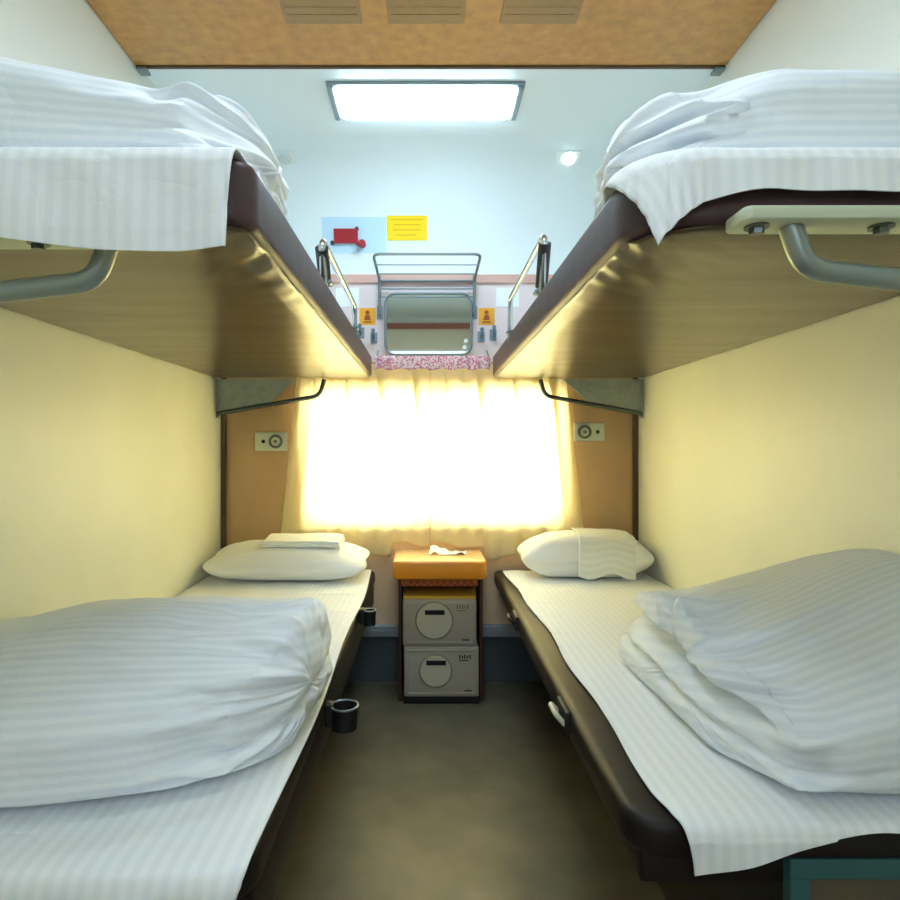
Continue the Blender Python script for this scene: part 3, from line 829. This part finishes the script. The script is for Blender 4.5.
def bin_(z0, z1, yf, x0, x1, top, label):
    t = thing('drawer_bin', ((x0+x1)/2, yf+.09, z0), label, 'box')
    lidh = .012
    obj('body', box(bmesh.new(), x0, x1, yf, yf+.175, z0+(0 if top else .0), z1-(lidh if top else 0), .006), M['bin'], t)
    # raised front panel border
    bm = bmesh.new(); e = .014; zz1 = z1-(lidh if top else 0)
    for q in ((x0+e, x1-e, z0+.012, z0+.018), (x0+e, x1-e, zz1-.020, zz1-.014), (x0+e, x0+e+.006, z0+.012, zz1-.014), (x1-e-.006, x1-e, z0+.012, zz1-.014)):
        box(bm, q[0], q[1], yf-.004, yf+.002, q[2], q[3], .0015)
    obj('front_rim', bm, M['bin'], t)
    if top: obj('lid', box(bmesh.new(), x0+.002, x1-.002, yf+.002, yf+.172, z1-lidh, z1, .005), M['binlid'], t, label='mustard yellow top')
    cx = x0+.135; cz = (z0+z1)/2+.004
    r = .078 if top else .068
    bm = cyl(bmesh.new(), (cx, yf+.002, cz), (cx, yf-.008, cz), r, 48, r*.96)
    obj('badge_ring', tube(bmesh.new(), [(cx+r*math.cos(k*PI/24), yf-.002, cz+r*math.sin(k*PI/24)) for k in range(48)], .0035, closed=True, n=8), M['badgering'], t)
    obj('round_badge', bm, M['badge'], t, label='raised round disc')
    obj('slot', box(bmesh.new(), cx-.040, cx+.044, yf-.0095, yf-.005, cz+.026, cz+.046, .001), M['black'], t, smooth=False, label='black slot')
    bm = bmesh.new(); mx, mz = x1-.085, z1-.045
    for k in range(5):
        box(bm, mx+k*.011, mx+k*.011+.006, yf-.0015, yf+.001, mz-.008+.003*(k % 2), mz+.006+.004*((k+1) % 2))
    box(bm, mx+.002, mx+.040, yf-.0015, yf+.001, mz-.016, mz-.012)
    obj('printed_mark', bm, M['ink'] if not top else M['vent'], t, smooth=False)
    bm = bmesh.new(); box(bm, x1-.062, x1-.030, yf-.0015, yf+.001, z0+.024, z0+.029)
    obj('small_label', bm, M['ink'], t, smooth=False)
    return t
YBN = 2.595
b1 = bin_(-1.068, -.853, YBN, -.098, .222, False, 'lower grey-beige box of the stack under the table, on a black base')
obj('base', box(bmesh.new(), -.100, .224, YBN+.004, YBN+.17, ZF, -1.066, .003), M['black'], b1, label='black base')
bin_(-.851, -.640, YBN, -.104, .212, True, 'upper box of the stack under the table, with mustard yellow top')
# white napkin / papers on the table back
def f(a, b):
    x = .005+.165*a; y = 2.685+.070*b
    z = TZ+.004+.020*max(0, nz(x*26, y*20, 0, 31))+.030*b*b*math.exp(-((a-.1)/.22)**2)
    return Vector((x+.01*b, y, z)), (x, y)
o = obj('paper_napkin', grid(f, 30, 14), M['plain'], angle=180); solid(o, .001); tag(o, 'crumpled white paper napkin at the back of the window table', 'napkin')

# ------------------------------------------------------------------ fittings on bed sides
def ring_holder(y, z, label, r=.031, x=LXL+.012):
    t = thing('cup_holder', (x+r, y, z-.05), label, 'cup holder')
    bm = bmesh.new()
    pts = [(x+r+.004+r*math.cos(k*PI/16), y+r*math.sin(k*PI/16)) for k in range(32)]
    tb = bmesh.new(); A = []
    for (zz, sc) in ((z, 1), (z, .9), (z-.048, .84), (z-.048, .0)):
        A.append([tb.verts.new((x+r+.004+(p[0]-x-r-.004)*sc, y+(p[1]-y)*sc, zz)) for p in pts])
    B = [tb.verts.new((x+r+.004+(p[0]-x-r-.004)*.94, y+(p[1]-y)*.94, z-.052)) for p in pts]
    for i in range(3):
        for k in range(32): 
            if i < 2 or True: tb.faces.new((A[i][k], A[i][(k+1) % 32], A[i+1][(k+1) % 32], A[i+1][k]))
    for k in range(32): tb.faces.new((A[0][k], A[0][(k+1) % 32], B[(k+1) % 32], B[k]))
    tb.faces.new(B); bmesh.ops.remove_doubles(tb, verts=tb.verts, dist=.0005); merge(bm, tb)
    obj('cup', bm, M['black'], t)
    bm = tube(bmesh.new(), [(p[0], p[1], z) for p in pts], .0028, closed=True, n=8)
    obj('rim', bm, M['wire'], t, label='thin grey rim')
    obj('clip', box(bmesh.new(), x-.010, x+.010, y-.015, y+.015, z-.045, z+.006, .003), M['black'], t)
ring_holder(1.42, -.605, 'larger black cup holder on the side of the left lower bunk, nearer the camera')
ring_holder(2.14, -.575, 'far black cup holder on the side of the left lower bunk, close to the table', .022)
def latch(y, label, far=False):
    x = LXR-.004; z = LT-.008
    t = thing('bed_latch', (x, y, z-.03), label, 'latch')
    obj('back_plate', box(bmesh.new(), x-.006, x+.006, y-.045, y+.045, z-.045, z+.004, .003), M['black'], t)
    bm = tube(bmesh.new(), [(x-.004, y-.03, z-.028), (x-.024, y-.03, z-.006), (x-.024, y+.03, z-.006), (x-.004, y+.03, z-.028)], .006, .012, n=10)
    obj('hook_loop', bm, M['black'] if far else M['badge'], t)
latch(1.36, 'pale metal latch on the side of the right lower bunk, midway along')
latch(2.10, 'black latch on the side of the right lower bunk, close to the table', True)

# ------------------------------------------------------------------ lights
def area(name, loc, rot, sx, sy, col, e, spread=180):
    l = bpy.data.lights.new(name, 'AREA'); l.shape = 'RECTANGLE'; l.size = sx; l.size_y = sy; l.energy = e; l.color = col
    l.spread = math.radians(spread)
    o = bpy.data.objects.new(name, l); COL.objects.link(o); o.location = (loc[0], loc[1], loc[2]+H); o.rotation_euler = rot; return o
area('daylight', ((WX0+WX1)/2, YB+.30, (WZ0+WZ1)/2+.02), (math.radians(-90), 0, 0), 1.5, .95, (.95, 1, .93), 148)
area('doorway_fill', (.03, YF-.45, .72), (math.radians(72), 0, 0), 1.1, .75, (.72, .87, 1), 9)  # unseen light added behind the camera to brighten the near bedding
area('entry_ceiling_fill', (.02, .87, ZC-.02), (0, 0, 0), .6, .2, (.78, .90, 1), 7)  # unseen light added by the doorway for the bedding and near ceiling
W = bpy.data.worlds.new('world'); SC.world = W; W.use_nodes = True
W.node_tree.nodes['Background'].inputs[0].default_value = (.8, .9, 1, 1); W.node_tree.nodes['Background'].inputs[1].default_value = .6

# repeats share a group
GR = {'upper_berth': 'upper bunks', 'lower_berth': 'lower bunks', 'bed_sheet': 'sheets on the bunks', 'folded_quilt': 'folded quilts on the bunks',
      'pillow': 'pillows on the lower bunks', 'coat_hook': 'coat hooks beside the mirror', 'warning_sticker': 'amber stickers beside the mirror',
      'wall_label': 'pale labels beside the mirror', 'socket_plate': 'socket plates beside the curtain', 'drawer_bin': 'boxes stacked under the table',
      'cup_holder': 'cup holders on the left lower bunk', 'bed_latch': 'latches on the right lower bunk', 'spot_lamp': 'small reading lamps on the ceiling',
      'curtain': 'window curtains'}
for o in list(SC.objects):
    if o.parent is None and 'label' in o and o.name.split('.')[0] in GR: o['group'] = GR[o.name.split('.')[0]]
# ------------------------------------------------------------------ camera
cd = bpy.data.cameras.new('camera'); cam = bpy.data.objects.new('camera', cd); COL.objects.link(cam)
cam.location = (0, 0, H); cam.rotation_euler = (math.radians(90), 0, 0)
cd.sensor_width = 36; cd.lens = 607/900*36; cd.shift_x = (450-427)/900; cd.shift_y = (447-450)/900
cd.clip_start = .05
SC.camera = cam
SC.view_settings.view_transform = 'Standard'; SC.view_settings.look = 'None'; SC.view_settings.gamma = 1
SC.view_settings.use_curve_mapping = False
SC.view_settings.exposure = 0.12
SC.cycles.max_bounces = 10; SC.cycles.diffuse_bounces = 6; SC.cycles.transmission_bounces = 6; SC.cycles.transparent_max_bounces = 8
SC.cycles.use_denoising = True
SC.cycles.sample_clamp_indirect = 6
